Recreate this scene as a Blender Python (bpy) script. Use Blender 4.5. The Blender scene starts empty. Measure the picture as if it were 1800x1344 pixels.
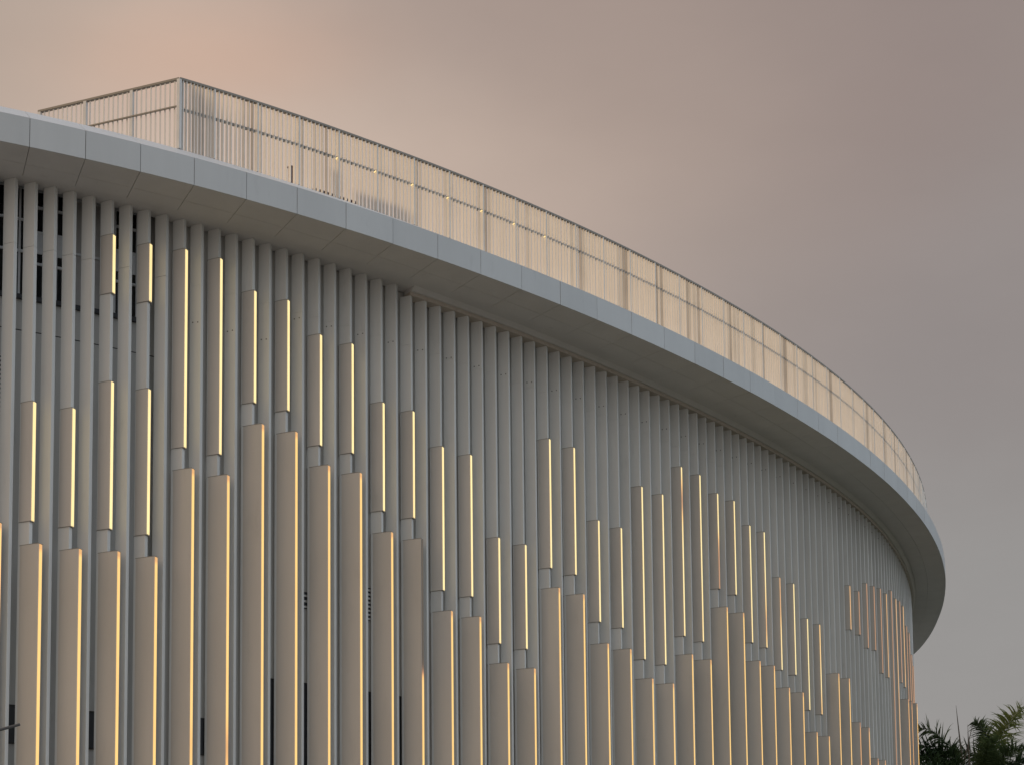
import bpy, bmesh, math, random
import numpy as np
from mathutils import Vector, Matrix
random.seed(7)
rng = np.random.default_rng(5)
EYE = 1.6            # camera height above the plaza; every height below is relative to it until placed
scene = bpy.context.scene
COL = scene.collection

# ------------------------------------------------------------------ surveyed tables (metres)
QTH = [-0.5668, 1.125524, -0.560672, 0.707438, 0.651042]
P0 = [-2.0454, 47.3724]
FOFF = [[-32.0, -28.0, -24.0, -20.0, -16.0, -12.0, -8.0, -4.0, 0.0, 4.0, 8.0, 12.0, 16.0, 20.0, 24.0, 28.0, 32.0, 36.0, 40.0, 44.0, 48.0, 52.0, 56.0, 60.0, 64.0, 68.0, 72.0, 76.0], [1.856, 1.856, 1.856, 1.856, 1.856, 1.92, 2.087, 2.185, 2.269, 2.349, 2.415, 2.448, 2.438, 2.383, 2.297, 2.201, 2.121, 2.07, 2.034, 1.95, 1.849, 1.849, 1.849, 1.849, 1.849, 1.849, 1.849, 1.849]]
ROFF = [[-2.0, 2.0, 6.0, 10.0, 14.0, 18.0, 22.0, 26.0, 30.0, 34.0, 38.0, 42.0, 46.0], [1.302, 1.237, 1.171, 1.106, 1.043, 0.986, 0.937, 0.897, 0.869, 0.855, 0.857, 0.878, 0.92]]
SEAMS = [-35.457, -33.837, -32.217, -30.597, -28.977, -27.357, -25.737, -24.117, -22.497, -20.877, -19.257, -17.637, -16.017, -14.397, -12.777, -11.284, -9.762, -8.212, -6.635, -5.034, -3.409, -1.763, -0.097, 1.588, 3.289, 5.007, 6.738, 8.483, 10.238, 12.003, 13.776, 15.555, 17.34, 19.128, 20.919, 22.711, 24.502, 26.29, 28.076, 29.856, 31.63, 33.397, 35.154, 36.934, 38.714, 40.494, 42.274, 44.054, 45.834, 47.614, 49.394, 51.174, 52.954, 54.734, 56.514, 58.294, 60.074, 61.854, 63.634, 65.414, 67.194, 68.974]
FINS = [-20.871, -20.302, -19.734, -19.165, -18.596, -18.027, -17.458, -16.889, -16.32, -15.751, -15.182, -14.614, -14.045, -13.476, -12.907, -12.339, -11.771, -11.204, -10.638, -10.071, -9.504, -8.936, -8.367, -7.796, -7.225, -6.651, -6.075, -5.497, -4.917, -4.334, -3.749, -3.161, -2.57, -1.977, -1.38, -0.78, -0.178, 0.428, 1.036, 1.648, 2.262, 2.879, 3.499, 4.121, 4.746, 5.373, 6.002, 6.632, 7.265, 7.899, 8.534, 9.17, 9.806, 10.443, 11.08, 11.716, 12.352, 12.986, 13.619, 14.25, 14.878, 15.503, 16.126, 16.744, 17.357, 17.966, 18.569, 19.166, 19.757, 20.34, 20.97, 21.6, 22.23, 22.86, 23.49, 24.12, 24.75, 25.38, 26.01, 26.64, 27.27, 27.9, 28.53, 29.16, 29.79, 30.42, 31.05, 31.68, 32.31, 32.94, 33.57, 34.2, 34.83, 35.46, 36.09, 36.72, 37.35, 37.98, 38.61, 39.24, 39.87, 40.5, 41.13, 41.76, 42.39, 43.02, 43.65, 44.28, 44.91, 45.54, 46.17, 46.8, 47.43, 48.06, 48.69, 49.32, 49.95, 50.58, 51.21, 51.84, 52.47, 53.1, 53.73, 54.36]
RS = [-8.265, -7.187, -5.784, -4.381, -2.978, -1.575, -0.172, 1.231, 2.634, 4.037, 5.44, 6.843, 8.246, 9.649, 11.052, 12.455, 13.858, 15.261, 16.664, 18.067, 19.47, 20.873, 22.276, 23.679, 25.082, 26.485, 27.888, 29.291, 30.694, 32.097, 33.5, 34.903, 36.306, 37.709, 39.112, 40.515, 41.918]
# lit fins: fin number, tier, top and foot of the box
LAMPS = [[-1, 'L', 13.95, None], [1, 'U', 17.6, 14.17], [1, 'L', 13.51, None], [3, 'U', 17.6, 14.15], [3, 'L', 13.45, None], [5, 'U', 23.01, 21.26], [5, 'U', 18.62, 14.27], [5, 'L', 13.59, None], [7, 'U', 22.97, 21.2], [7, 'U', 18.56, 14.22], [7, 'L', 13.53, None], [9, 'U', 23.13, 17.07], [9, 'L', 16.41, None], [11, 'U', 23.08, 17.02], [11, 'L', 16.33, None], [13, 'U', 22.4, 18.9], [13, 'L', 18.2, None], [15, 'U', 22.35, 18.83], [15, 'L', 18.12, None], [17, 'U', 21.54, 18.02], [17, 'L', 17.33, None], [19, 'U', 21.58, 17.99], [19, 'L', 17.33, None], [21, 'U', 19.92, 16.38], [21, 'L', 15.67, None], [23, 'U', 19.92, 16.35], [23, 'L', 15.61, None], [25, 'U', 19.03, 14.22], [25, 'L', 13.5, None], [27, 'U', 18.98, 14.14], [27, 'L', 13.43, None], [29, 'U', 16.41, 12.78], [29, 'L', 12.1, None], [31, 'U', 16.42, 12.78], [31, 'L', 12.06, None], [33, 'U', 20.45, 15.83], [33, 'L', 15.11, None], [35, 'U', 20.47, 15.85], [35, 'L', 15.1, None], [37, 'U', 18.09, 14.38], [37, 'L', 13.48, None], [39, 'U', 18.06, 14.33], [39, 'L', 13.6, None], [41, 'U', 19.91, 13.41], [41, 'L', 12.66, None], [43, 'U', 19.94, 13.37], [43, 'L', 12.63, None], [45, 'U', 21.3, 14.72], [45, 'L', 13.99, None], [47, 'U', 21.32, 14.67], [47, 'L', 13.93, None], [49, 'U', 20.87, 17.03], [49, 'L', 16.25, None], [51, 'U', 20.87, 17.02], [51, 'L', 16.27, None], [53, 'U', 20.17, 15.33], [53, 'L', 14.53, None], [55, 'U', 20.11, 15.26], [55, 'L', 14.5, None], [57, 'U', 18.51, 14.61], [57, 'L', 13.8, None], [59, 'U', 18.48, 14.54], [59, 'L', 13.8, None], [61, 'U', 17.18, 13.24], [61, 'L', 12.26, None], [63, 'U', 17.28, 13.28], [63, 'L', 12.31, None], [65, 'L', 15.33, None], [67, 'L', 15.19, None], [69, 'U', 19.8, 17.76], [69, 'L', 13.46, None], [71, 'U', 19.82, 17.78], [71, 'L', 13.41, None], [73, 'U', 20.49, 17.41], [73, 'L', 12.16, None], [75, 'U', 20.65, 17.55], [75, 'L', 12.25, None], [77, 'U', 20.84, 16.69], [79, 'U', 20.88, 16.71], [81, 'U', 21.33, 8.15], [83, 'U', 21.23, 8.27], [85, 'U', 21.41, 17.18], [85, 'L', 16.3, None], [87, 'U', 21.45, 17.18], [87, 'L', 16.41, None], [89, 'U', 20.68, 8.62], [91, 'U', 20.6, 16.9], [91, 'L', 16.76, None], [93, 'U', 19.7, 8.87], [95, 'U', 19.34, 8.99]]
CAM_R = [[0.999945, 0.0, 0.010476], [0.000909, 0.996225, -0.086801], [-0.010436, 0.086806, 0.996171]]
CAM_CY = 1560.38
SUN_E = 1.7
VS = (-6.99, -4.68, -3.47, -1.15, .06)   # dark openings between the fins


# ------------------------------------------------------------------ plan curve of the roof edge
_SS = np.arange(-34., 84., .05)
_u = np.clip(_SS, -7., 57.) / 50.
_TH = np.polyval(QTH, _u) + np.where(_SS < -7, (_SS + 7) * math.radians(1.2), 0) + np.where(_SS > 57, (_SS - 57) * math.radians(1.2), 0)
_dx, _dy = np.cos(_TH) * .05, np.sin(_TH) * .05
_X = np.concatenate([[0], np.cumsum((_dx[1:] + _dx[:-1]) / 2)])
_Y = np.concatenate([[0], np.cumsum((_dy[1:] + _dy[:-1]) / 2)])
_i0 = int(np.argmin(abs(_SS)))
_X += P0[0] - _X[_i0]
_Y += P0[1] - _Y[_i0]
def theta(s): return float(np.interp(s, _SS, _TH))
def P(s, off=0.):
    """point at arc position s, off metres inside the roof edge"""
    x, y, t = (float(np.interp(s, _SS, a)) for a in (_X, _Y, _TH))
    return (x - off * math.sin(t), y + off * math.cos(t))
def foff(s): return float(np.interp(s, FOFF[0], FOFF[1]))
def roff(s): return float(np.interp(s, ROFF[0], ROFF[1]))
def woff(s): return foff(s) + float(np.interp(s, (-8.42, -8.36), (.95, .42)))   # set back behind the glazing, close behind the fins elsewhere
H = 24.0                      # underside of the roof edge
HT = H * 1.034                # top of the fascia
V = Vector((math.cos(math.radians(-20)), math.sin(math.radians(-20)), 0))   # all fins point this way
E_ = Vector((-V.y, V.x, 0))

# ------------------------------------------------------------------ helpers
def mesh_obj(name, verts, faces, mat, parent=None, smooth=False, mats=None, fm=None):
    me = bpy.data.meshes.new(name)
    me.from_pydata([tuple(v) for v in verts], [], faces)
    for m in ([mat] if mats is None else mats): me.materials.append(m)
    if fm is not None: me.polygons.foreach_set('material_index', fm)
    if smooth: me.polygons.foreach_set('use_smooth', [True] * len(me.polygons))
    me.validate(); me.update()
    o = bpy.data.objects.new(name, me); COL.objects.link(o)
    if parent is not None: o.parent = parent
    return o
class MB:
    def __init__(s): s.v = []; s.f = []; s.m = []
    def add(s, vs, fs, mi=0):
        n = len(s.v); s.v += [tuple(v) for v in vs]; s.f += [tuple(i + n for i in f) for f in fs]; s.m += [mi] * len(fs)
    def prism(s, poly, z0, z1, mi=0):
        """vertical prism over a counter-clockwise plan polygon"""
        k = len(poly)
        vs = [(p[0], p[1], z0) for p in poly] + [(p[0], p[1], z1) for p in poly]
        fs = [tuple(range(k - 1, -1, -1)), tuple(range(k, 2 * k))] + [(i, (i + 1) % k, k + (i + 1) % k, k + i) for i in range(k)]
        s.add(vs, fs, mi)
    def box(s, o, ax, ay, az, mi=0):
        o, ax, ay, az = map(Vector, (o, ax, ay, az))
        vs = [o, o + ax, o + ax + ay, o + ay]; vs += [v + az for v in vs]
        s.add(vs, [(3, 2, 1, 0), (4, 5, 6, 7), (0, 1, 5, 4), (1, 2, 6, 5), (2, 3, 7, 6), (3, 0, 4, 7)], mi)
    def sweep(s, prof, ss, mi=0, closed=True, caps=True):
        """sweep an (offset, z) outline along the plan curve; prof may be a function of s"""
        rings = []
        for q in ss:
            pr = prof(q) if callable(prof) else prof
            rings.append([P(q, o) + (z,) for o, z in pr])
        k = len(rings[0]); vs = [v for r in rings for v in r]; fs = []
        for i in range(len(ss) - 1):
            for j in range(k if closed else k - 1):
                a, b = i * k + j, i * k + (j + 1) % k
                fs.append((a, b, b + k, a + k))
        if closed and caps: fs += [tuple(range(k - 1, -1, -1)), tuple(range((len(ss) - 1) * k, len(ss) * k))]
        s.add(vs, fs, mi)
    def build(s, name, mats, parent=None, smooth=False):
        if not isinstance(mats, (list, tuple)): mats = [mats]
        for i, v in enumerate(s.v): s.v[i] = (v[0], v[1], v[2] + EYE)
        return mesh_obj(name, s.v, s.f, None, parent, smooth, mats, s.m)
def thing(name, label, cat, loc=(0, 0, 0), group=None):
    o = bpy.data.objects.new(name, None); COL.objects.link(o); o.location = loc
    o.empty_display_size = .3
    tag(o, label, cat, group); return o
def tag(o, label=None, cat=None, group=None, kind=None):
    if label: o['label'] = label
    if cat: o['category'] = cat
    if group: o['group'] = group
    if kind: o['kind'] = kind
    return o
def keep_world(o, parent):
    """parent o to a thing that does not sit at the origin without moving it"""
    o.parent = parent; o.matrix_parent_inverse = Matrix.Translation(parent.location).inverted(); return o

# ------------------------------------------------------------------ materials
def new_mat(name):
    m = bpy.data.materials.new(name); m.use_nodes = True
    nt = m.node_tree; return m, nt, nt.nodes, nt.links, nt.nodes['Principled BSDF']
def paint(name, col, rough=.45, var=.12, dirt=.0, scale=.35, streak=True, bump=0., spec=.4, piece=0.):
    m, nt, N, L, b = new_mat(name)
    tc = N.new('ShaderNodeNewGeometry')
    mp = N.new('ShaderNodeMapping'); mp.inputs['Scale'].default_value = (1, 1, .12 if streak else 1)
    n1 = N.new('ShaderNodeTexNoise'); n1.inputs['Scale'].default_value = scale * 4; n1.inputs['Detail'].default_value = 6; n1.inputs['Roughness'].default_value = .62
    n2 = N.new('ShaderNodeTexNoise'); n2.inputs['Scale'].default_value = scale; n2.inputs['Detail'].default_value = 3
    L.new(tc.outputs['Position'], mp.inputs['Vector']); L.new(mp.outputs[0], n1.inputs['Vector']); L.new(tc.outputs['Position'], n2.inputs['Vector'])
    mul = N.new('ShaderNodeMath'); mul.operation = 'MULTIPLY_ADD'; mul.inputs[1].default_value = .6; 
    L.new(n1.outputs['Fac'], mul.inputs[0]); 
    m2 = N.new('ShaderNodeMath'); m2.operation = 'MULTIPLY'; m2.inputs[1].default_value = .4; L.new(n2.outputs['Fac'], m2.inputs[0]); L.new(m2.outputs[0], mul.inputs[2])
    cr = N.new('ShaderNodeValToRGB'); cr.color_ramp.elements[0].position = .32; cr.color_ramp.elements[1].position = .68
    c = np.array(col)
    cr.color_ramp.elements[0].color = tuple(c * (1 - var)) + (1,); cr.color_ramp.elements[1].color = tuple(np.minimum(c * (1 + var * .6), .95)) + (1,)
    L.new(mul.outputs[0], cr.inputs[0]); last = cr.outputs[0]
    if dirt > 0:
        n3 = N.new('ShaderNodeTexNoise'); n3.inputs['Scale'].default_value = 1.1; n3.inputs['Detail'].default_value = 8; n3.inputs['Roughness'].default_value = .7
        mp3 = N.new('ShaderNodeMapping'); mp3.inputs['Scale'].default_value = (2.2, 2.2, .5); mp3.inputs['Location'].default_value = (7, 3, 1)
        L.new(tc.outputs['Position'], mp3.inputs['Vector']); L.new(mp3.outputs[0], n3.inputs['Vector'])
        r3 = N.new('ShaderNodeMapRange'); r3.inputs['From Min'].default_value = .58; r3.inputs['From Max'].default_value = .78; r3.inputs['To Max'].default_value = dirt
        L.new(n3.outputs['Fac'], r3.inputs[0])
        mx = N.new('ShaderNodeMix'); mx.data_type = 'RGBA'; mx.inputs[7].default_value = tuple(c * .45) + (1,)
        L.new(r3.outputs[0], mx.inputs[0]); L.new(last, mx.inputs[6]); last = mx.outputs[2]
    if piece:                                                      # every separate piece has come out a touch lighter or darker
        oi = N.new('ShaderNodeObjectInfo'); pr = N.new('ShaderNodeMapRange'); pr.inputs['To Min'].default_value = 1 - piece; pr.inputs['To Max'].default_value = 1 + piece * .7
        L.new(oi.outputs['Random'], pr.inputs[0]); vm = N.new('ShaderNodeVectorMath'); vm.operation = 'SCALE'
        L.new(last, vm.inputs[0]); L.new(pr.outputs[0], vm.inputs['Scale']); last = vm.outputs[0]
    L.new(last, b.inputs['Base Color'])
    rr = N.new('ShaderNodeMapRange'); rr.inputs['To Min'].default_value = rough - .08; rr.inputs['To Max'].default_value = rough + .12
    L.new(n1.outputs['Fac'], rr.inputs[0]); L.new(rr.outputs[0], b.inputs['Roughness'])
    b.inputs['Specular IOR Level'].default_value = spec
    if bump:
        bp = N.new('ShaderNodeBump'); bp.inputs['Strength'].default_value = bump; bp.inputs['Distance'].default_value = .02
        L.new(n2.outputs['Fac'], bp.inputs['Height']); L.new(bp.outputs[0], b.inputs['Normal'])
    return m
def plain(name, col, rough=.5, metal=0.):
    m, nt, N, L, b = new_mat(name)
    tc = N.new('ShaderNodeNewGeometry'); n1 = N.new('ShaderNodeTexNoise'); n1.inputs['Scale'].default_value = 3.; n1.inputs['Detail'].default_value = 4
    L.new(tc.outputs['Position'], n1.inputs['Vector'])
    mx = N.new('ShaderNodeMix'); mx.data_type = 'RGBA'; c = np.array(col)
    mx.inputs[6].default_value = tuple(c * .85) + (1,); mx.inputs[7].default_value = tuple(np.minimum(c * 1.12, 1)) + (1,)
    L.new(n1.outputs['Fac'], mx.inputs[0]); L.new(mx.outputs[2], b.inputs['Base Color'])
    b.inputs['Roughness'].default_value = rough; b.inputs['Metallic'].default_value = metal
    return m
M = {}
M['fascia'] = paint('fascia_white_panel', (.54, .55, .55), .40, .08, .20, .25, bump=.08, piece=.05)
M['coping'] = paint('coping_white_metal', (.74, .75, .77), .35, .05, .08, .3)
M['soffit'] = paint('soffit_panel', (.585, .56, .535), .55, .07, .22, .3, streak=False)
M['fin'] = paint('fin_painted_metal', (.66, .648, .62), .45, .08, .26, .4, piece=.06)
M['wall'] = paint('wall_render', (.57, .555, .525), .75, .08, .15, .3)
M['trim'] = paint('trim_beige', (.52, .45, .38), .6, .1, .25, .8)
M['housing'] = paint('lamp_housing_tan', (.605, .555, .50), .45, .08, .18, .35, piece=.06)
M['slat'] = paint('slat_white', (.74, .715, .68), .5, .06, .1, 1.2)
M['slat_grey'] = paint('slat_weathered', (.62, .605, .58), .55, .12, .2, 1.2)
M['slat_dirty'] = paint('slat_dusty', (.47, .45, .43), .6, .15, .3, 1.2)
M['rail'] = plain('rail_grey', (.27, .245, .21), .5)  # underside shade of the rails put into this darker colour
M['post'] = plain('post_white', (.66, .65, .63), .5)
M['frame'] = plain('window_frame_white', (.62, .63, .64), .45)
M['dark'] = plain('dark_metal', (.035, .035, .04), .5)
M['recess'] = plain('recess_dark', (.05, .048, .045), .8)
M['panel'] = plain('blank_window_panel', (.40, .38, .36), .5)
M['bolt'] = plain('bolt_dark', (.16, .15, .135), .5)
M['roof'] = plain('roof_membrane', (.40, .40, .40), .8)
M['steel'] = plain('grey_blue_steel', (.075, .08, .09), .45)
M['rust'] = plain('red_brown_metal', (.10, .035, .028), .6)
m, nt, N, L, b = new_mat('window_glass'); M['glass'] = m
b.inputs['Base Color'].default_value = (.012, .013, .015, 1); b.inputs['Roughness'].default_value = .06; b.inputs['Specular IOR Level'].default_value = .6

def glow_mat(name, full, mid, low, strength):
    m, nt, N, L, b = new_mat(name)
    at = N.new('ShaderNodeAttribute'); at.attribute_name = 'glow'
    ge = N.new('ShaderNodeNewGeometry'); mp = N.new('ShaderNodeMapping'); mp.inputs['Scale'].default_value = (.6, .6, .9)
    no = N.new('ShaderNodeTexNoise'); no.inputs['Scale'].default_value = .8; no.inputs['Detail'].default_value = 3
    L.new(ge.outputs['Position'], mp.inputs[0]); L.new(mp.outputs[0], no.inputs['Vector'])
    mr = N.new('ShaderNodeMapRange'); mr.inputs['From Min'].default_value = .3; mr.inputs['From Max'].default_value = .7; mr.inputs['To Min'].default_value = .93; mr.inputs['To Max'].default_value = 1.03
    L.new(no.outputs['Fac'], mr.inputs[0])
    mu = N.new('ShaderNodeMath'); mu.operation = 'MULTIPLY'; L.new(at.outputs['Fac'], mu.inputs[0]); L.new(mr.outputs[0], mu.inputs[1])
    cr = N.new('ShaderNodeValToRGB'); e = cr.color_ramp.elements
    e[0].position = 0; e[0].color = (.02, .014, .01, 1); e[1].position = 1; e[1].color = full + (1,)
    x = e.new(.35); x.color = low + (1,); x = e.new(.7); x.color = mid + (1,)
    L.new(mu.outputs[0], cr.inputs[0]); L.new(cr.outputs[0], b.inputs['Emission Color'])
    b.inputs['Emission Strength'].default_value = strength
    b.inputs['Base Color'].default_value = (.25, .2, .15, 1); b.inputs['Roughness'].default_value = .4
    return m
M['strip_pale'] = glow_mat('led_pale_yellow', (1., .81, .37), (.95, .58, .2), (.45, .22, .10), 1.12)
M['strip_amber'] = glow_mat('led_amber', (.97, .62, .185), (.88, .47, .14), (.45, .20, .09), 1.07)
M['glint'] = glow_mat('glint_warm', (1., .72, .3), (1., .72, .3), (1., .72, .3), 1.15)  # warm glow standing in for sun glints on the railing

def leaf_mat(name, dark, light, tip):
    m, nt, N, L, b = new_mat(name)
    ge = N.new('ShaderNodeNewGeometry'); no = N.new('ShaderNodeTexNoise'); no.inputs['Scale'].default_value = .7; no.inputs['Detail'].default_value = 3
    L.new(ge.outputs['Position'], no.inputs['Vector'])
    mx = N.new('ShaderNodeMix'); mx.data_type = 'RGBA'; mx.inputs[6].default_value = dark + (1,); mx.inputs[7].default_value = light + (1,)
    mr = N.new('ShaderNodeMapRange'); mr.inputs['From Min'].default_value = .35; mr.inputs['From Max'].default_value = .65
    L.new(no.outputs['Fac'], mr.inputs[0]); L.new(mr.outputs[0], mx.inputs[0])
    at = N.new('ShaderNodeAttribute'); at.attribute_name = 'sunlit'
    m2 = N.new('ShaderNodeMix'); m2.data_type = 'RGBA'; m2.inputs[7].default_value = tip + (1,)  # yellow-green of sun on the fronds, put into the leaf colour
    L.new(at.outputs['Fac'], m2.inputs[0]); L.new(mx.outputs[2], m2.inputs[6])
    L.new(m2.outputs[2], b.inputs['Base Color']); b.inputs['Roughness'].default_value = .45
    tr = N.new('ShaderNodeBsdfTranslucent'); L.new(m2.outputs[2], tr.inputs['Color'])
    ms = N.new('ShaderNodeMixShader'); ms.inputs[0].default_value = .25
    L.new(b.outputs[0], ms.inputs[1]); L.new(tr.outputs[0], ms.inputs[2]); L.new(ms.outputs[0], N['Material Output'].inputs['Surface'])
    return m
M['leaf'] = leaf_mat('palm_leaf', (.046, .076, .034), (.095, .138, .058), (.27, .30, .07))
M['dead'] = plain('dry_spear', (.16, .12, .09), .7)
M['trunk'] = plain('palm_trunk', (.20, .17, .14), .8)

# ------------------------------------------------------------------ ground
m, nt, N, L, b = new_mat('plaza_paving'); M['ground'] = m
ge = N.new('ShaderNodeNewGeometry'); br = N.new('ShaderNodeTexBrick'); br.inputs['Scale'].default_value = .5
br.inputs['Color1'].default_value = (.35, .35, .34, 1); br.inputs['Color2'].default_value = (.30, .30, .29, 1); br.inputs['Mortar'].default_value = (.12, .115, .11, 1); br.inputs['Mortar Size'].default_value = .01
L.new(ge.outputs['Position'], br.inputs['Vector']); L.new(br.outputs[0], b.inputs['Base Color']); b.inputs['Roughness'].default_value = .8
g = mesh_obj('ground', [(-1500, -1500, 0), (1500, -1500, 0), (1500, 2500, 0), (-1500, 2500, 0)], [(0, 1, 2, 3)], M['ground']); tag(g, kind='structure')

m, nt, N, L, b = new_mat('unseen_grass'); M['unseen_lawn'] = m
ge = N.new('ShaderNodeNewGeometry'); no = N.new('ShaderNodeTexNoise'); no.inputs['Scale'].default_value = 1.5; no.inputs['Detail'].default_value = 8; L.new(ge.outputs['Position'], no.inputs['Vector'])
mx = N.new('ShaderNodeMix'); mx.data_type = 'RGBA'; mx.inputs[6].default_value = (.03, .045, .018, 1); mx.inputs[7].default_value = (.06, .08, .03, 1); L.new(no.outputs['Fac'], mx.inputs[0]); L.new(mx.outputs[2], b.inputs['Base Color']); b.inputs['Roughness'].default_value = .9
edge = [P(s_, -2.5) for s_ in np.arange(8, 76, 2.)]
lw = edge + [(60, 150), (110, 150), (110, 10), (30, 14)]
g = mesh_obj('unseen_lawn', [(p[0], p[1], .004) for p in lw], [tuple(range(len(lw) - 1, -1, -1))], M['unseen_lawn']); tag(g, kind='structure')  # dark grass out of view, added to cut light bounced onto the soffit

# ------------------------------------------------------------------ the building
bx, by = P(8, 14)
bld = thing('curved_building', 'long curved building with pale vertical fins beneath a wide flat overhanging roof', 'building', (bx, by, 0))
def bpart(mb, name, mats, smooth=False): return keep_world(mb.build(name, mats), bld)
S_ALL = sorted(list(np.arange(-33, 78.01, .75)) + [-8.42, -8.36])
# wall ring, with a dark header band above the glazing and closed at the back
def ring_poly(off, lo=-33., hi=78., step=.75): return [P(s, off(s) if callable(off) else off) for s in sorted(list(np.arange(lo, hi + .01, step)) + [-8.42, -8.36])]
wp = ring_poly(woff); back = [(wp[-1][0] - 34, wp[-1][1] + 2), (wp[0][0] - 6, wp[0][1] + 46)]
poly = wp + back
mb = MB(); k = len(poly)
for z0, z1, mi in ((-EYE + .02, 9.4, 0), (9.4, 14.6, 0), (14.6, 24.36, 0), (24.36, 24.72, 1)):
    vs = [(p[0], p[1], z0) for p in poly] + [(p[0], p[1], z1) for p in poly]
    mb.add(vs, [(i, (i + 1) % k, k + (i + 1) % k, k + i) for i in range(k)], mi)
mb.sweep(lambda s: [(woff(s) - .004, 20.03), (woff(s) + .02, 20.03), (woff(s) + .02, 20.06), (woff(s) - .004, 20.06)], list(np.arange(-33, -8.6, .75)) + [-8.45], 1)   # open panel joint
bpart(mb, 'wall', [M['wall'], M['recess']])
# roof deck and its underside beyond the soffit
mb = MB()
rp = ring_poly(lambda s: roff(s) + .25); rpoly = rp + [(back[0][0] - 0, back[0][1] + .5), (back[1][0] - .5, back[1][1] + .5)]
zt = HT + .42
mb.prism(rpoly, 24.74, zt)
bpart(mb, 'roof_deck', M['roof'])
# soffit: two rows of panels with open joints, a slightly raised inner band, dark cavity behind the joints
mb = MB()
sj = [s for s in SEAMS if -32 < s < 76]
G = .008
for a, c in zip(sj[:-1], sj[1:]):
    ss = np.linspace(a + .007, c - .007, 4)
    for o0, o1 in ((.035, .960), (.969, 1.60)):
        mb.sweep([(o0, H), (o1, H), (o1, H + .03), (o0, H + .03)], ss)
mb.sweep(lambda s: [(1.60, H + .0), (1.62, H + .0), (1.62, H + .05), (foff(s) + .36, H + .05), (foff(s) + .36, H + .09), (1.60, H + .09)], S_ALL)
mb.sweep(lambda s: [(.03, H + .05), (1.6, H + .05), (1.6, H + .07), (.03, H + .07)], S_ALL, 1)
mb.sweep(lambda s: [(foff(s) + .36, H + .09), (foff(s) + .36, 24.72), (foff(s) + .34, 24.72), (foff(s) + .34, H + .09)], S_ALL, 1)
mb.sweep(lambda s: [(foff(s) + .33, 24.72), (woff(s) + .1, 24.72), (woff(s) + .1, 24.76), (foff(s) + .33, 24.76)], S_ALL, 1)
bpart(mb, 'soffit', [M['soffit'], M['recess']])
# beige closing trim over the fins where they stop short of the soffit
mb = MB()
ss = [.35] + list(np.arange(1, 78.01, .75))
mb.sweep(lambda s: [(foff(s) - .06, H * .992), (foff(s) + .33, H * .992), (foff(s) + .33, H - .07), (foff(s) - .06, H - .07)], ss)
mb.sweep(lambda s: [(foff(s) - .14, H - .068), (foff(s) + .33, H - .068), (foff(s) + .33, H + .049), (foff(s) - .30, H + .049)], ss, 1)
bpart(mb, 'trim', [M['trim'], M['soffit']])

# fascia panels, one by one, with open joints over a dark backing
for a, c in zip(sj[:-1], sj[1:]):
    mb = MB(); ss = np.linspace(a + G * .9, c - G * .9, 4)
    wob = random.uniform(-.005, .004); wb2 = wob + random.uniform(-.006, .006)
    mb.sweep([(wob, H - .004), (.03, H - .004), (.03, HT), (min(wb2, .02), HT)], ss)
    o = bpart(mb, 'fascia_panel', M['fascia'])
mb = MB(); mb.sweep([(.036, H + .002), (.05, H + .002), (.05, HT - .002), (.036, HT - .002)], S_ALL)
bpart(mb, 'fascia_backing', M['recess'])
# sloping metal coping, with standing seams at the panel joints
mb = MB()
def cslope(s): return float(np.interp(s, (-9, -2, 6), (.71, .66, .60)))
def cop(s):
    w = roff(s) - .04; m_ = cslope(s); return [(.0, HT + .002), (w, HT + .002 + m_ * w), (w + .45, HT + .002 + m_ * w), (w + .45, HT - .12), (.06, HT - .12)]
for a, c in zip(sj[:-1], sj[1:]): mb.sweep(cop, np.linspace(a + .006, c - .006, 4))
bpart(mb, 'coping', M['coping'])

# ------------------------------------------------------------------ fins
FW, FD = .14, .375
def fin_tip(s):
    p = P(s, foff(s)); return Vector((p[0], p[1], 0))
def fin_top(s): return (H + .045) if s < .4 else H * .992 - .002
def fin_poly(tip, w=FW, d0=0., d1=FD, ch=.006):
    h = w / 2
    pts = [(-d1, -h), (-d0 - ch, -h), (-d0, -h + ch), (-d0, h - ch), (-d0 - ch, h), (-d1, h)]
    return [tip + V * a + E_ * c for a, c in pts]
extra = MB()
FIN_I = list(range(-14, 110))
for i, s in zip(FIN_I, FINS):
    if s > 62: continue
    tip = fin_tip(s); zt = fin_top(s)
    inframe = -1 <= i <= 97
    mb = MB() if inframe else extra
    pl = fin_poly(tip)
    zj = 22.15 + random.uniform(-.01, .01)
    for z0, z1 in ((1.2, zj), (zj + (.010 if i < 10 else .005), zt)): mb.prism(pl, z0, z1)
    if i % 2 == 0 and i >= 10:                                   # fixing bolts on the near face
        zb = 21.0 if i < 16 else 22.05 + (i - 20) * .025
        for d in (.10, .27):
            c = tip - V * d - E_ * (FW / 2) + Vector((0, 0, zb + random.uniform(-.01, .01)))
            r = .020; n = 10
            ring = [c + V * (r * math.cos(6.283 * k / n)) + Vector((0, 0, r * math.sin(6.283 * k / n))) for k in range(n)]
            mb.add(ring + [p - E_ * .012 for p in ring], [tuple(range(n, 2 * n))] + [(k, (k + 1) % n, n + (k + 1) % n, n + k) for k in range(n)], 1)
    if inframe: bpart(mb, 'facade_fin', [M['fin'], M['bolt']])
o = bpart(extra, 'facade_fin', [M['fin'], M['bolt']]); o['kind'] = 'stuff'

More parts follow.
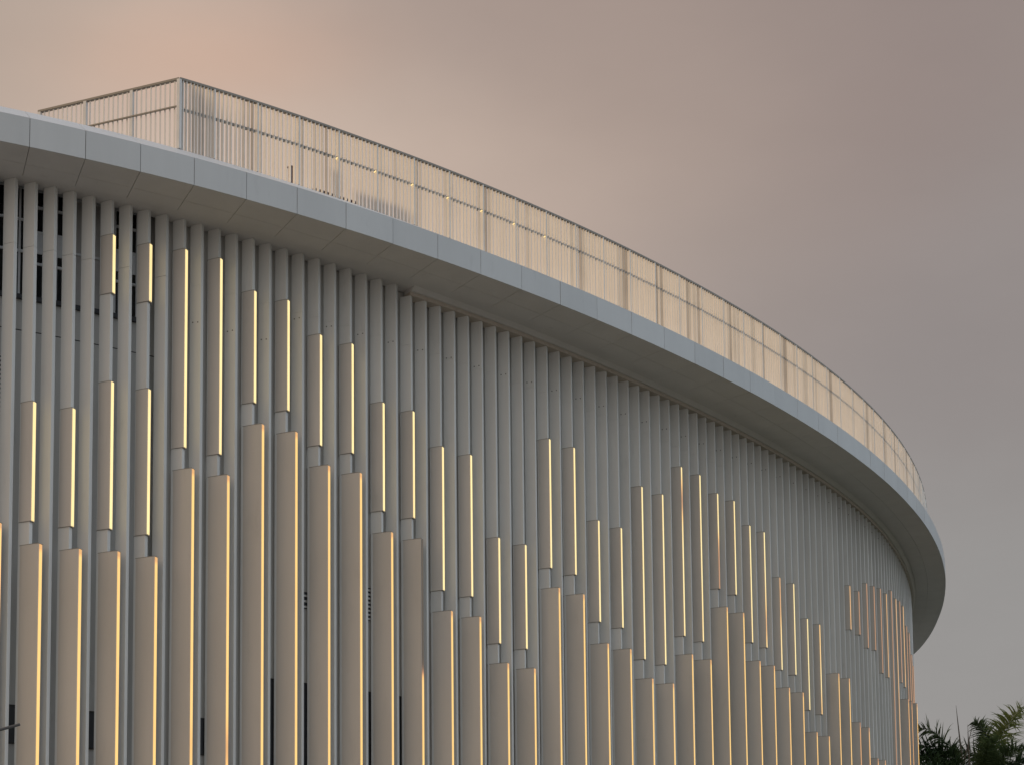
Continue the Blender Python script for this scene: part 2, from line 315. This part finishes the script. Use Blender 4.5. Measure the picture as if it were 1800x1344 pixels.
# ------------------------------------------------------------------ openings in the wall behind the fins
def wall_frame(s):
    t = theta(s); p = P(s, woff(s))
    return Vector((p[0], p[1], 0)), Vector((math.cos(t), math.sin(t), 0)), Vector((math.sin(t), -math.cos(t), 0))
def wbox(mb, s, u0, u1, z0, z1, n0, n1, mi=0):
    o, t, n = wall_frame(s)
    mb.box(o + t * u0 + n * n0 + Vector((0, 0, z0)), t * (u1 - u0), n * (n1 - n0) * 1.0, Vector((0, 0, z1 - z0)), mi)
WW = 1.10
sc = -9.05 - WW / 2
kinds = ['clear', 'blank', 'clear', 'tall', 'clear', 'tall', 'blank', 'clear', 'tall', 'clear', 'clear', 'blank']
for q, kd in enumerate(kinds):
    s = sc - q * WW
    mb = MB()
    h = WW / 2 - .004
    z0, z1 = 20.95, 24.34
    wbox(mb, s, -h, h, z0, z0 + .13, .004, .10, 1)                 # dark sill
    wbox(mb, s, -h, -h + .09, z0 + .13, z1, .004, .08); wbox(mb, s, h - .09, h, z0 + .13, z1, .004, .08)
    for z in ((22.05, 23.0, 23.75) if kd == 'clear' else (22.35, 23.3) if kd == 'tall' else (22.6,)):
        wbox(mb, s, -h + .09, h - .09, z, z + .07, .004, .075)
    wbox(mb, s, -h + .06, h - .06, z1 - .07, z1, .004, .08)
    if kd != 'blank':
        for u in (-.2, .16): wbox(mb, s, u, u + .06, z0 + .13, z1 - .07, .004, .07)
        if kd == 'clear': wbox(mb, s, -h + .09, h - .09, 22.4, 23.0, .022, .06)
    fr = bpart(mb, 'window', [M['frame'], M['dark']])
    mb = MB(); wbox(mb, s, -h + .06, h - .06, z0 + .13, z1 - .07, .003, .02)
    pn = mb.build('pane', M['panel'] if kd == 'blank' else M['glass']); keep_world(pn, bld)
    pn.parent = fr; pn.matrix_parent_inverse = Matrix.Identity(4)
def dark_opening(name, s, w, z0, z1, slats=False):
    mb = MB(); wbox(mb, s, -w / 2, w / 2, z0, z1, .003, .03, 0)
    if slats:
        n = max(3, int((z1 - z0) / .13))
        for k in range(n):
            z = z0 + (z1 - z0) * (k + .1) / n; wbox(mb, s, -w / 2, w / 2, z, z + .06, .031, .06, 1)
    else:
        for u0, u1, a, c in ((-w / 2 - .04, -w / 2, z0, z1), (w / 2, w / 2 + .04, z0, z1), (-w / 2 - .04, w / 2 + .04, z1, z1 + .04), (-w / 2 - .04, w / 2 + .04, z0 - .04, z0)):
            wbox(mb, s, u0, u1, a, c, .003, .05, 1)
    return bpart(mb, name, [M['dark'], M['wall'] if slats else M['recess']])
for s, w in ((-12.72, .36), (-10.32, .36), (VS[0], .3)): dark_opening('vent', s, w, 8.05, 9.08)
for s, w in ((VS[1], .36), (VS[2], .3), (VS[3], .3), (VS[4], .3)): dark_opening('window', s, w, 4.0, 10.52)
dark_opening('louvre', -13.30, .75, 17.45, 19.18, True)
dark_opening('louvre', VS[2], .3, 12.9, 13.42, True)
dark_opening('louvre', VS[3], .3, 12.86, 13.92, True)

# ------------------------------------------------------------------ wall lights clipped over every second fin
def housing_poly(tip, p, back, w):
    """plan outline: flat far side, gently bowed near side, open front kept for the lamp"""
    h = w / 2; pts = []
    L_ = p + FD + back; n = 16; k_ = w / .17
    for k in range(n + 1):                                          # bowed near side, back to front
        f = (k / n) ** 1.4
        c = float(np.interp(f, (0, .03, .07, .13, .2, .3, .42, .56, .7, .85, 1), (.03, -.015, -.044, -.064, -.074, -.080, -.084, -.087, -.088, -.087, -.084)))
        pts.append((-FD - back + L_ * f, c * k_))
    pts += [(p, h), (-FD - back, h)]
    return [tip + V * a + E_ * c for a, c in pts]
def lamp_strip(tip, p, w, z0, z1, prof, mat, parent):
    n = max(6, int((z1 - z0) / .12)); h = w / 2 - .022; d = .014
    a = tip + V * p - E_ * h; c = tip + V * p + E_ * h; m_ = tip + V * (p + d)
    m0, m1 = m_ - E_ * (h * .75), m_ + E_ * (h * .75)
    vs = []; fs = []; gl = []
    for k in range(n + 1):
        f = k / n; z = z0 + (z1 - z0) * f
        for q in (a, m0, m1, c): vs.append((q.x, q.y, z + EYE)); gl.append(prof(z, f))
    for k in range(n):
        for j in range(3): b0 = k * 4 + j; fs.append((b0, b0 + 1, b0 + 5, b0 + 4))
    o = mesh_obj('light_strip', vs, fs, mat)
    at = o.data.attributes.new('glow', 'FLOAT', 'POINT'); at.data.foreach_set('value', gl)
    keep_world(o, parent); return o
ordn = ['first', 'second', 'third', 'fourth', 'fifth', 'sixth', 'seventh', 'eighth', 'ninth', 'tenth', 'eleventh', 'twelfth', 'thirteenth', 'fourteenth', 'fifteenth', 'sixteenth', 'seventeenth', 'eighteenth', 'nineteenth', 'twentieth']
def ordinal(n):
    if n <= 20: return ordn[n - 1]
    t = {2: 'twenty', 3: 'thirty', 4: 'forty', 5: 'fifty'}[n // 10]
    return {20: 'twentieth', 30: 'thirtieth', 40: 'fortieth', 50: 'fiftieth'}[n] if n % 10 == 0 else t + '-' + ordn[n % 10 - 1]
sof = dict(zip(FIN_I, FINS))
lamps = [list(l) for l in LAMPS]
byfin = {}
for l in lamps: byfin.setdefault(l[0], []).append(l)
finlist = sorted(byfin)
# paired fins carry boxes of equal height
for a in finlist:
    c = a + 2
    if a >= 1 and (a - 1) % 4 == 0 and c in byfin and a < 69:
        for la, lc in zip(byfin[a], byfin[c]):
            if la[1] == lc[1] and abs(la[2] - lc[2]) < .35:
                for k in (2, 3):
                    if la[k] is not None and lc[k] is not None: la[k] = lc[k] = (la[k] + lc[k]) / 2
for a in finlist:
    s = sof[a]; tip = fin_tip(s); rank = finlist.index(a) + 1
    nU = sum(1 for l in byfin[a] if l[1] == 'U'); ku = 0
    for i, tier, z1, z0 in byfin[a]:
        up = tier == 'U'
        if z0 is None: z0 = 3.2
        if up: ku += 1
        p, back, w = (.05, .06, .17) if up else (.33, .06, .17)
        ln = z1 - z0
        size = 'short' if ln < 3.0 else 'long' if ln > 5 else 'medium-length'
        glow = 'dim coppery' if a >= 69 else 'pale yellow' if up else 'amber'
        if up:
            pos = 'lone' if (nU == 1 and len(byfin[a]) == 1) else 'upper' if nU == 1 else ('topmost' if ku == 1 else 'middle')
            lab = f'{size} {pos} tan light box with {glow} edge strip, {ordinal(rank)} lit fin from the left'
        else:
            lab = f'deep lower tan light box with {glow} edge strip, {ordinal(rank)} lit fin from the left'
            if a == 23: lab = f'deep lower light box with its strip dark at the top, {ordinal(rank)} lit fin from left'
        t = thing('wall_light', lab, 'wall light', (tip.x, tip.y, z0 + EYE), 'light boxes on the building fins')
        mb = MB(); pl = housing_poly(tip, p, back, w)
        mb.prism(pl, z0, z1)
        # thin end caps
        cp = housing_poly(tip, p + .008, back + .006, w + .012)
        mb.prism(cp, z1, z1 + .014, 1); mb.prism(cp, z0 - .014, z0, 1)
        ho = keep_world(mb.build('housing', [M['housing'], M['rail']]), t)
        ho.data.polygons.foreach_set('use_smooth', [abs(q.normal.z) < .5 for q in ho.data.polygons]); ho.data.set_sharp_from_angle(angle=math.radians(35))
        base = 1.0
        seed = random.uniform(0, 99)
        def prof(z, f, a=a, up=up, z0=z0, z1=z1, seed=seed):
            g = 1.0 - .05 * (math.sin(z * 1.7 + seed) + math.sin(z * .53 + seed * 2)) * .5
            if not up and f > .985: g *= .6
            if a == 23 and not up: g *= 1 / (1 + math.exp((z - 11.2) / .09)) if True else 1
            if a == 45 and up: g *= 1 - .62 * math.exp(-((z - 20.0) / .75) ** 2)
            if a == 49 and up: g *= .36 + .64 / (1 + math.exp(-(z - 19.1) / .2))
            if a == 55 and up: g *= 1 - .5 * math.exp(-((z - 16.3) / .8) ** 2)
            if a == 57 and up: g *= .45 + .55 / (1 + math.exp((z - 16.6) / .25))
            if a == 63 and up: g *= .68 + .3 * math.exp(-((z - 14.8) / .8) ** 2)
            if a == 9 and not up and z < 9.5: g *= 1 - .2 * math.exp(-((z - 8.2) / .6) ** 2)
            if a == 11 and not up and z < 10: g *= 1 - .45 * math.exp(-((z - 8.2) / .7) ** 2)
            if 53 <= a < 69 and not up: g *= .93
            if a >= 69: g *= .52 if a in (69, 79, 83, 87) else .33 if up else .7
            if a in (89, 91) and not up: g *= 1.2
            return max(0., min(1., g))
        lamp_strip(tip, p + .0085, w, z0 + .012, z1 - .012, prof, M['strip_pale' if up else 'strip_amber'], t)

# ------------------------------------------------------------------ railing of thin upright slats on the roof edge
RZT, RZM = H * 1.163, 27.03
def rz0(s): return HT + cslope(s) * (roff(s) - .04) + .012
c0 = P(RS[0], roff(RS[0]))
rail = thing('roof_railing', 'tall white slatted railing running along the curved roof edge', 'railing', (c0[0], c0[1], rz0(RS[0]) + EYE))
posts = list(RS) + [RS[-1] + 1.37 * k for k in range(1, 16)]
def rpart(mb, name, mats): return keep_world(mb.build(name, mats), rail)
def up_box(mb, x, y, t, n, w, d, z0, z1, mi=0):
    o = Vector((x, y, z0)) - t * (w / 2) - n * (d / 2)
    mb.box(o, t * w, n * d, Vector((0, 0, z1 - z0)), mi)
def tn(s):
    t = theta(s); return Vector((math.cos(t), math.sin(t), 0)), Vector((math.sin(t), -math.cos(t), 0))
RV = Vector((math.cos(math.radians(-40)), math.sin(math.radians(-40)), 0)); RE = Vector((-RV.y, RV.x, 0))   # the slats are set at an angle
SW, SD = .022, .106
for k, (a, c) in enumerate(zip(posts[:-1], posts[1:])):
    x, y = P(a, roff(a)); t, n = tn(a)
    mb = MB(); up_box(mb, x, y, RE, -RV, .05, .14, rz0(a), RZT - .05); rpart(mb, 'post', M['slat'])
    mb = MB(); ns = 10
    for j in range(1, ns):
        s = a + (c - a) * j / ns + random.uniform(-.012, .012); x, y = P(s, roff(s) - .0); t, n = tn(s)
        cl = math.sin(s * 2.9) + .8 * math.sin(s * 7.3 + 1) + random.uniform(-1.3, 1.3)
        up_box(mb, x, y, RE, -RV, SW, SD * random.uniform(.9, 1.05), rz0(s), RZT - .05, 2 if cl > 1.9 else 1 if cl > .9 else 0)
    rpart(mb, 'slat_panel', [M['slat'], M['slat_grey'], M['slat_dirty']])
ss = list(np.arange(posts[0], posts[-1] + .01, .45))
mb = MB(); mb.sweep(lambda s: [(roff(s) - .06, RZT - .05), (roff(s) + .06, RZT - .05), (roff(s) + .06, RZT + .01), (roff(s) - .06, RZT + .01)], ss); rpart(mb, 'top_rail', M['rail'])
mb = MB(); mb.sweep(lambda s: [(roff(s) + .044, RZM - .05), (roff(s) + .10, RZM - .05), (roff(s) + .10, RZM + .02), (roff(s) + .044, RZM + .02)], ss); rpart(mb, 'mid_rail', M['rail'])
# return leg that runs back over the roof from the corner
cx_, cy_ = c0; LD = Vector((-.946, .324, 0)).normalized(); LN = Vector((LD.y, -LD.x, 0))
zb = rz0(RS[0])
bay = 1.62
for k in range(4):
    mb = MB(); up_box(mb, cx_ + LD.x * bay * k, cy_ + LD.y * bay * k, LD, LN, .10, .16 if k == 0 else .10, zb, RZT - .05)
    if k: rpart(mb, 'post', M['post'])
    else: rpart(mb, 'corner_post', M['post'])
    if k < 3:
        mb = MB()
        for j in range(1, 10):
            q = bay * (k + j / 10); up_box(mb, cx_ + LD.x * q, cy_ + LD.y * q, LD, LN, .046, .022, zb, RZT - .05)
        rpart(mb, 'slat_panel', M['slat'])
for nm, z0, z1, d0, d1 in (('top_rail', RZT - .05, RZT + .01, -.05, .05), ('mid_rail', RZM - .02, RZM + .02, -.075, -.035)):
    mb = MB(); o = Vector((cx_, cy_, z0)) + LN * d0; mb.box(o, LD * (bay * 3.03), LN * (d1 - d0), Vector((0, 0, z1 - z0))); rpart(mb, nm, M['rail'])
# sun glints under the middle rail, added as small glowing blocks
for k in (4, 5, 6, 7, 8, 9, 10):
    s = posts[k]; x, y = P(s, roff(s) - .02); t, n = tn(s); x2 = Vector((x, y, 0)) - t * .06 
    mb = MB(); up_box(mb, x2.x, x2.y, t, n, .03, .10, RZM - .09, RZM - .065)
    o = rpart(mb, 'rail_glint', M['glint']); at = o.data.attributes.new('glow', 'FLOAT', 'POINT'); at.data.foreach_set('value', [1.] * len(o.data.vertices))
# odds and ends on the roof seen between the slats
def roof_box(name, label, cat, s, off, w, d, z0, h, mat, legs=True):
    x, y = P(s, off); t, n = tn(s)
    r = thing(name, label, cat, (x, y, z0 + EYE))
    mb = MB(); up_box(mb, x, y, t, n, w, d, z0 + (.12 if legs else 0), z0 + h); up_box(mb, x, y, t, n, w + .05, d + .05, z0 + h, z0 + h + .03)
    keep_world(mb.build('casing', mat), r)
    if legs:
        for a in (-1, 1):
            mb = MB(); q = Vector((x, y, 0)) + t * (a * w * .4); up_box(mb, q.x, q.y, t, n, .06, d * .8, z0, z0 + .12); keep_world(mb.build('foot', mat), r)
    return r
RZ = HT + .42
roof_box('roof_duct', 'low dark red-brown duct casing on the roof behind the railing slats', 'duct', -2.6, 2.4, 1.5, .5, RZ, 1.02, M['rust'])
r = roof_box('roof_pipe', 'short red-brown standpipe on the roof behind the railing', 'pipe', -4.2, 2.2, .12, .12, RZ, 1.5, M['rust'], False)


# ------------------------------------------------------------------ palms beyond the far end
def frond(mb, sun_vals, base, az, el, length, droop, lw=.75, sunlit=0., n=110, twist=0., leafw=.12):
    p = Vector(base); d = Vector((math.cos(az) * math.cos(el), math.sin(az) * math.cos(el), math.sin(el)))
    pts = [p.copy()]; dirs = [d.copy()]; m_ = 26; st = length / m_
    for k in range(m_):
        f = k / m_
        d = (d + Vector((0, 0, -droop * st * (0.25 + 1.6 * f)))).normalized(); p = p + d * st; pts.append(p.copy()); dirs.append(d.copy())
    def add(v, f, y): 
        mb.add(v, f); sun_vals.extend([y] * len(v))
    for k in range(m_):                                            # midrib
        r0 = .035 * (1 - k / m_) + .006; r1 = .035 * (1 - (k + 1) / m_) + .006
        sd = dirs[k].cross(Vector((0, 0, 1))); sd = sd.normalized() if sd.length > 1e-3 else Vector((1, 0, 0)); u = sd.cross(dirs[k]).normalized()
        q = []
        for pp, rr in ((pts[k], r0), (pts[k + 1], r1)): q += [pp + sd * rr, pp + u * rr, pp - sd * rr, pp - u * rr]
        add(q, [(0, 1, 5, 4), (1, 2, 6, 5), (2, 3, 7, 6), (3, 0, 4, 7)], sunlit * .6)
    if sunlit > .9: n = 190
    for k in range(n):
        f = .14 + .86 * (k + random.random() * .6) / n
        x = min(f, .999) * m_; i = int(x); fr = x - i
        pp = pts[i].lerp(pts[i + 1], fr); dd = dirs[i]
        sd = dd.cross(Vector((0, 0, 1))); sd = sd.normalized() if sd.length > 1e-3 else Vector((1, 0, 0)); u = sd.cross(dd).normalized()
        ll = lw * (math.sin(math.pi * (.12 + .80 * f)) ** .7) * random.uniform(.8, 1.12)
        for sg in (-1, 1):
            if random.random() < .05: continue
            up = random.uniform(-1.0, 1.25)
            ld = (sd * sg * math.cos(up) + u * math.sin(up) + dd * random.uniform(.45, .95)).normalized()
            w = u.cross(ld); w = (w.normalized() if w.length > 1e-3 else dd) * (leafw * .5)
            q = []; c = pp.copy(); g = ld.copy(); seg = 4; dr = random.uniform(.25, .9)
            for j in range(seg + 1):
                ww = w * (1 - (j / seg) ** 1.6) * (1 if j else .6)
                q += [c - ww, c + ww]
                g = (g + Vector((0, 0, -.17 * dr * (j + .5)))).normalized(); c = c + g * (ll / seg)
            add(q, [(2 * j, 2 * j + 1, 2 * j + 3, 2 * j + 2) for j in range(seg)], sunlit * random.uniform(.5, 1.1) * min(1, .2 + f))
def palm(name, label, x, y, hc, fronds, rnd, spears=()):
    t = thing(name, label, 'palm tree', (x, y, 0), 'palm trees beyond the building')
    mb = MB(); n = 14; rings = 18; vs = []; fs = []
    for k in range(rings + 1):
        f = k / rings; z = f * hc - EYE; r = .24 * (1 - .45 * f) * (1 + .06 * (k % 2)) + (.10 * max(0, 1 - f * 8))
        for j in range(n): vs.append((x + r * math.cos(6.283 * j / n) + .25 * math.sin(f * 2.2), y + r * math.sin(6.283 * j / n), z))
    for k in range(rings):
        for j in range(n): fs.append((k * n + j, k * n + (j + 1) % n, (k + 1) * n + (j + 1) % n, (k + 1) * n + j))
    mb.add(vs, fs); keep_world(mb.build('trunk', M['trunk'], smooth=True), t)
    mb = MB(); sun_vals = []; top = Vector((x + .2, y, hc - EYE))
    for (dx, dz, az, el, ln, dr, lw, sun_amt) in fronds: frond(mb, sun_vals, top + Vector((dx, 0, dz)), math.radians(az), math.radians(el), ln, dr, lw, sun_amt)
    for k in range(rnd): frond(mb, sun_vals, top, random.uniform(0, 6.283), math.radians(random.uniform(-15, 50)), random.uniform(2.6, 3.6), random.uniform(.25, .45), .8, 0.)
    c = mb.build('crown', M['leaf']); at = c.data.attributes.new('sunlit', 'FLOAT', 'POINT'); at.data.foreach_set('value', [min(1., v) for v in sun_vals]); keep_world(c, t)
    for (dx, az, el, ln) in spears:
        mb = MB(); d = Vector((math.cos(math.radians(az)) * math.cos(math.radians(el)), math.sin(math.radians(az)) * math.cos(math.radians(el)), math.sin(math.radians(el))))
        b0 = top + Vector((dx, -.3, -.2)); q = []; m_ = 8
        for k in range(m_ + 1):
            f = k / m_; r = .075 * (1 - f) ** .8 + .008; c = b0 + d * (ln * f) + Vector((.10 * f * f, 0, 0))
            q += [c + Vector((r, 0, 0)), c + Vector((0, r, 0)), c - Vector((r, 0, 0)), c - Vector((0, r, 0))]
        mb.add(q, [(k * 4 + j, k * 4 + (j + 1) % 4, k * 4 + 4 + (j + 1) % 4, k * 4 + 4 + j) for k in range(m_) for j in range(4)])
        o = keep_world(mb.build('spear_leaf', M['dead']), t)
YP = 92.
def px(x): return (x - 900) / 2750 * YP
def pz(y): return (1790 - y) / 2750 * YP + EYE
palm('palm_tree', 'palm with a drooping frond next to the wall and bare spear leaves standing up', px(1704), YP, pz(1380),
     [(0, 0, 174, 74, 5.9, .42, 1.25, .35), (0, 0, 186, 66, 5.0, .46, 1.25, 0), (-.2, 0, 200, 48, 4.4, .42, 1.25, 0), (-.2, 0, 178, 56, 5.0, .42, 1.25, .1), (-.1, 0, 183, 62, 4.2, .5, 1.2, 0)], 0,
     [(-.15, 150, 84, 5.2), (.12, 120, 87, 4.0), (-.65, 25, 74, 4.2)])
palm('palm_tree', 'tall palm with one bright upright feathery frond at the right edge', px(1744), YP + 2, pz(1392),
     [(0, 0, 8, 73, 6.5, .165, 1.75, .95), (0, 0, 40, 56, 5.0, .32, 1.3, .1), (.1, 0, 0, 50, 5.0, .34, 1.3, 0), (0, 0, 270, 68, 4.6, .35, 1.3, .2), (0, 0, 300, 62, 4.8, .35, 1.3, .1), (.1, 0, 330, 58, 4.6, .38, 1.3, 0)], 4)
palm('palm_tree', 'dark palm crown cut by the right edge of the picture', px(1814), YP + 5, pz(1340),
     [(0, 0, 175, 52, 4.6, .38, 1.3, 0), (0, 0, 165, 25, 4.2, .30, 1.3, 0), (0, 0, 190, 75, 4.0, .32, 1.3, .1), (0, 0, 200, 5, 4.0, .25, 1.3, 0)], 8)
palm('palm_tree', 'low dark palm crown half hidden behind the end of the building', px(1632), YP + 6, pz(1376),
     [(0, 0, 20, 50, 3.4, .4, 1.2, 0), (0, 0, 95, 70, 2.8, .4, 1.2, 0), (0, 0, 150, 60, 3.0, .4, 1.2, 0)], 3)


# ------------------------------------------------------------------ arm of a lamp post that just reaches into view
ya = 26.
ax_, az_ = (0 - 900) / 2750 * ya, (1800 - 1266) / 2750 * ya
arm = thing('lamp_post', 'dark thin arm of a post poking in at the lower left edge', 'post', (ax_ - 1.2, ya, 0))
mb = MB()
def tube(mb, a, c, r0, r1, n=10):
    a, c = Vector(a), Vector(c); d = (c - a).normalized(); u = d.cross(Vector((0, 1, .01))).normalized(); v = d.cross(u)
    q = [a + (u * math.cos(6.283 * k / n) + v * math.sin(6.283 * k / n)) * r0 for k in range(n)] + [c + (u * math.cos(6.283 * k / n) + v * math.sin(6.283 * k / n)) * r1 for k in range(n)]
    mb.add(q, [tuple(range(n - 1, -1, -1)), tuple(range(n, 2 * n))] + [(k, (k + 1) % n, n + (k + 1) % n, n + k) for k in range(n)])
tube(mb, (ax_ - 1.2, ya, -EYE), (ax_ - 1.2, ya, az_ + .2), .07, .05); keep_world(mb.build('mast', M['dark']), arm)
mb = MB(); tube(mb, (ax_ - 1.18, ya, az_ - .30), (ax_ + .25, ya, az_ + .075), .034, .024); keep_world(mb.build('arm', M['steel']), arm)


# ------------------------------------------------------------------ sky, sun, camera
SUN_AZ, SUN_EL = math.radians(-85), math.radians(9)        # azimuth from +Y (view direction), negative to the left
w = bpy.data.worlds.new('World'); scene.world = w; w.use_nodes = True
N, L = w.node_tree.nodes, w.node_tree.links
for n_ in list(N): N.remove(n_)
out = N.new('ShaderNodeOutputWorld'); bg = N.new('ShaderNodeBackground'); L.new(bg.outputs[0], out.inputs[0])
tc = N.new('ShaderNodeTexCoord')
sky = N.new('ShaderNodeTexSky'); sky.sky_type = 'NISHITA'; sky.sun_disc = False; sky.sun_elevation = SUN_EL; sky.sun_rotation = SUN_AZ
DIR = N.new('ShaderNodeVectorMath'); DIR.operation = 'NORMALIZE'; L.new(tc.outputs['Generated'], DIR.inputs[0])
# slow distortion so that the cloud banks have no clean edges
nz = N.new('ShaderNodeTexNoise'); nz.inputs['Scale'].default_value = 2.2; nz.inputs['Detail'].default_value = 5; nz.inputs['Roughness'].default_value = .55
L.new(DIR.outputs[0], nz.inputs['Vector'])
sub = N.new('ShaderNodeVectorMath'); sub.operation = 'SUBTRACT'; L.new(nz.outputs['Color'], sub.inputs[0]); sub.inputs[1].default_value = (.5, .5, .5)
scl = N.new('ShaderNodeVectorMath'); scl.operation = 'SCALE'; scl.inputs['Scale'].default_value = .13; L.new(sub.outputs[0], scl.inputs[0])
wd = N.new('ShaderNodeVectorMath'); wd.operation = 'ADD'; L.new(DIR.outputs[0], wd.inputs[0]); L.new(scl.outputs[0], wd.inputs[1])
cur = None
def rgb(c): 
    n_ = N.new('ShaderNodeRGB'); n_.outputs[0].default_value = tuple(c) + (1,); return n_.outputs[0]
def lin(c): return tuple(((v / 255 + .055) / 1.055) ** 2.4 if v > 10 else v / 3294 for v in c)
def mixc(fac, a, c):
    m_ = N.new('ShaderNodeMix'); m_.data_type = 'RGBA'; L.new(fac, m_.inputs[0]); L.new(a, m_.inputs[6]); L.new(c, m_.inputs[7]); return m_.outputs[2]
def blob(cur, x, z, inner, outer, col, amount=1., stretch=(1, 1), warp=True):
    """cloud bank centred on the direction whose tangents are x (right) and z (up)"""
    d = Vector((x, 1, z)).normalized()
    s_ = N.new('ShaderNodeVectorMath'); s_.operation = 'SUBTRACT'; L.new((wd if warp else DIR).outputs[0], s_.inputs[0]); s_.inputs[1].default_value = d
    m_ = N.new('ShaderNodeVectorMath'); m_.operation = 'MULTIPLY'; L.new(s_.outputs[0], m_.inputs[0]); m_.inputs[1].default_value = (1 / stretch[0], 1, 1 / stretch[1])
    l_ = N.new('ShaderNodeVectorMath'); l_.operation = 'LENGTH'; L.new(m_.outputs[0], l_.inputs[0])
    r_ = N.new('ShaderNodeMapRange'); r_.interpolation_type = 'SMOOTHSTEP'; r_.inputs['From Min'].default_value = inner; r_.inputs['From Max'].default_value = outer
    r_.inputs['To Min'].default_value = amount; r_.inputs['To Max'].default_value = 0; L.new(l_.outputs['Value'], r_.inputs[0])
    return mixc(r_.outputs[0], cur, rgb(lin(col)))
def side(cur, axis, lo, hi, col, lum=1., amount=1.):
    d_ = N.new('ShaderNodeVectorMath'); d_.operation = 'DOT_PRODUCT'; L.new(DIR.outputs[0], d_.inputs[0]); d_.inputs[1].default_value = Vector(axis).normalized()
    r_ = N.new('ShaderNodeMapRange'); r_.interpolation_type = 'SMOOTHSTEP'; r_.inputs['From Min'].default_value = lo; r_.inputs['From Max'].default_value = hi; r_.inputs['To Max'].default_value = amount
    L.new(d_.outputs['Value'], r_.inputs[0]); return mixc(r_.outputs[0], cur, rgb([v * lum for v in lin(col)]))
cur = rgb(lin((150, 144, 140)))
cur = side(cur, (0, -1, .25), -.35, .55, (193, 190, 182), 1.0)
cur = side(cur, (0, 0, 1), .60, .95, (184, 185, 189), 1.0)
cur = side(cur, (1, -.35, .60), .25, .90, (188, 199, 210), .92)
cur = side(cur, (-1, -.25, .12), .25, .85, (222, 192, 163), 1.2)
cur = side(cur, (1, -.36, .22), .62, .97, (190, 202, 215), 1.45)
# the part of the sky above the building
cur = blob(cur, .30, .20, .0, .42, (152, 149, 147), 1., (1, 1))
cur = blob(cur, .16, .64, .05, .34, (147, 133, 128), 1., (1.3, .7))
cur = blob(cur, -.27, .50, .02, .38, (206, 184, 168), 1., (1.4, 1.0))
cur = blob(cur, -.40, .69, .0, .16, (178, 160, 147), .9, (1.3, 1))
cur = blob(cur, -.165, .65, .0, .10, (212, 170, 145), .42, (1.3, .55))
cur = blob(cur, .02, .66, .0, .16, (158, 141, 133), .6, (1.3, .5))
cur = blob(cur, .32, .45, .0, .22, (143, 135, 133), .7, (1.4, .6))

nv = N.new('ShaderNodeVectorMath'); nv.operation = 'SCALE'; nv.inputs['Scale'].default_value = .004; L.new(sky.outputs[0], nv.inputs[0])
ad = N.new('ShaderNodeVectorMath'); ad.operation = 'ADD'; L.new(cur, ad.inputs[0]); L.new(nv.outputs[0], ad.inputs[1])
cn = N.new('ShaderNodeTexNoise'); cn.inputs['Scale'].default_value = 2.6; cn.inputs['Detail'].default_value = 7; cn.inputs['Roughness'].default_value = .58
cm = N.new('ShaderNodeMapping'); cm.inputs['Scale'].default_value = (1, 1, 2.6); cm.inputs['Rotation'].default_value = (0, .25, 0); L.new(DIR.outputs[0], cm.inputs[0]); L.new(cm.outputs[0], cn.inputs['Vector'])
cr_ = N.new('ShaderNodeMapRange'); cr_.inputs['From Min'].default_value = .3; cr_.inputs['From Max'].default_value = .7; cr_.inputs['To Min'].default_value = .945; cr_.inputs['To Max'].default_value = 1.05; L.new(cn.outputs['Fac'], cr_.inputs[0])
cs_ = N.new('ShaderNodeVectorMath'); cs_.operation = 'SCALE'; L.new(ad.outputs[0], cs_.inputs[0]); L.new(cr_.outputs[0], cs_.inputs['Scale'])
L.new(cs_.outputs[0], bg.inputs['Color']); bg.inputs['Strength'].default_value = 1.0

sl = bpy.data.lights.new('sun', 'SUN'); sl.energy = SUN_E; sl.angle = math.radians(11); sl.color = (1., .70, .40)
so = bpy.data.objects.new('sun', sl); COL.objects.link(so)
sd = Vector((math.sin(SUN_AZ) * math.cos(SUN_EL), math.cos(SUN_AZ) * math.cos(SUN_EL), math.sin(SUN_EL)))
so.rotation_euler = sd.to_track_quat('Z', 'Y').to_euler(); so.location = sd * 150

cam = bpy.data.cameras.new('camera'); co = bpy.data.objects.new('camera', cam); COL.objects.link(co); scene.camera = co
cam.sensor_width = 36; cam.sensor_fit = 'HORIZONTAL'; cam.lens = 2750 / 1800 * 36; cam.clip_start = .5; cam.clip_end = 6000
cam.shift_y = (CAM_CY - 672) / 1800
Rm = Matrix(CAM_R)                                    # columns: right, forward, up
m4 = Matrix(((Rm[0][0], Rm[0][2], -Rm[0][1], 0), (Rm[1][0], Rm[1][2], -Rm[1][1], 0), (Rm[2][0], Rm[2][2], -Rm[2][1], EYE), (0, 0, 0, 1)))
co.matrix_world = m4
vs_ = scene.view_settings; vs_.view_transform = 'Standard'; vs_.look = 'None'; vs_.exposure = 0; vs_.gamma = 1; vs_.use_curve_mapping = False
scene.display_settings.display_device = 'sRGB'
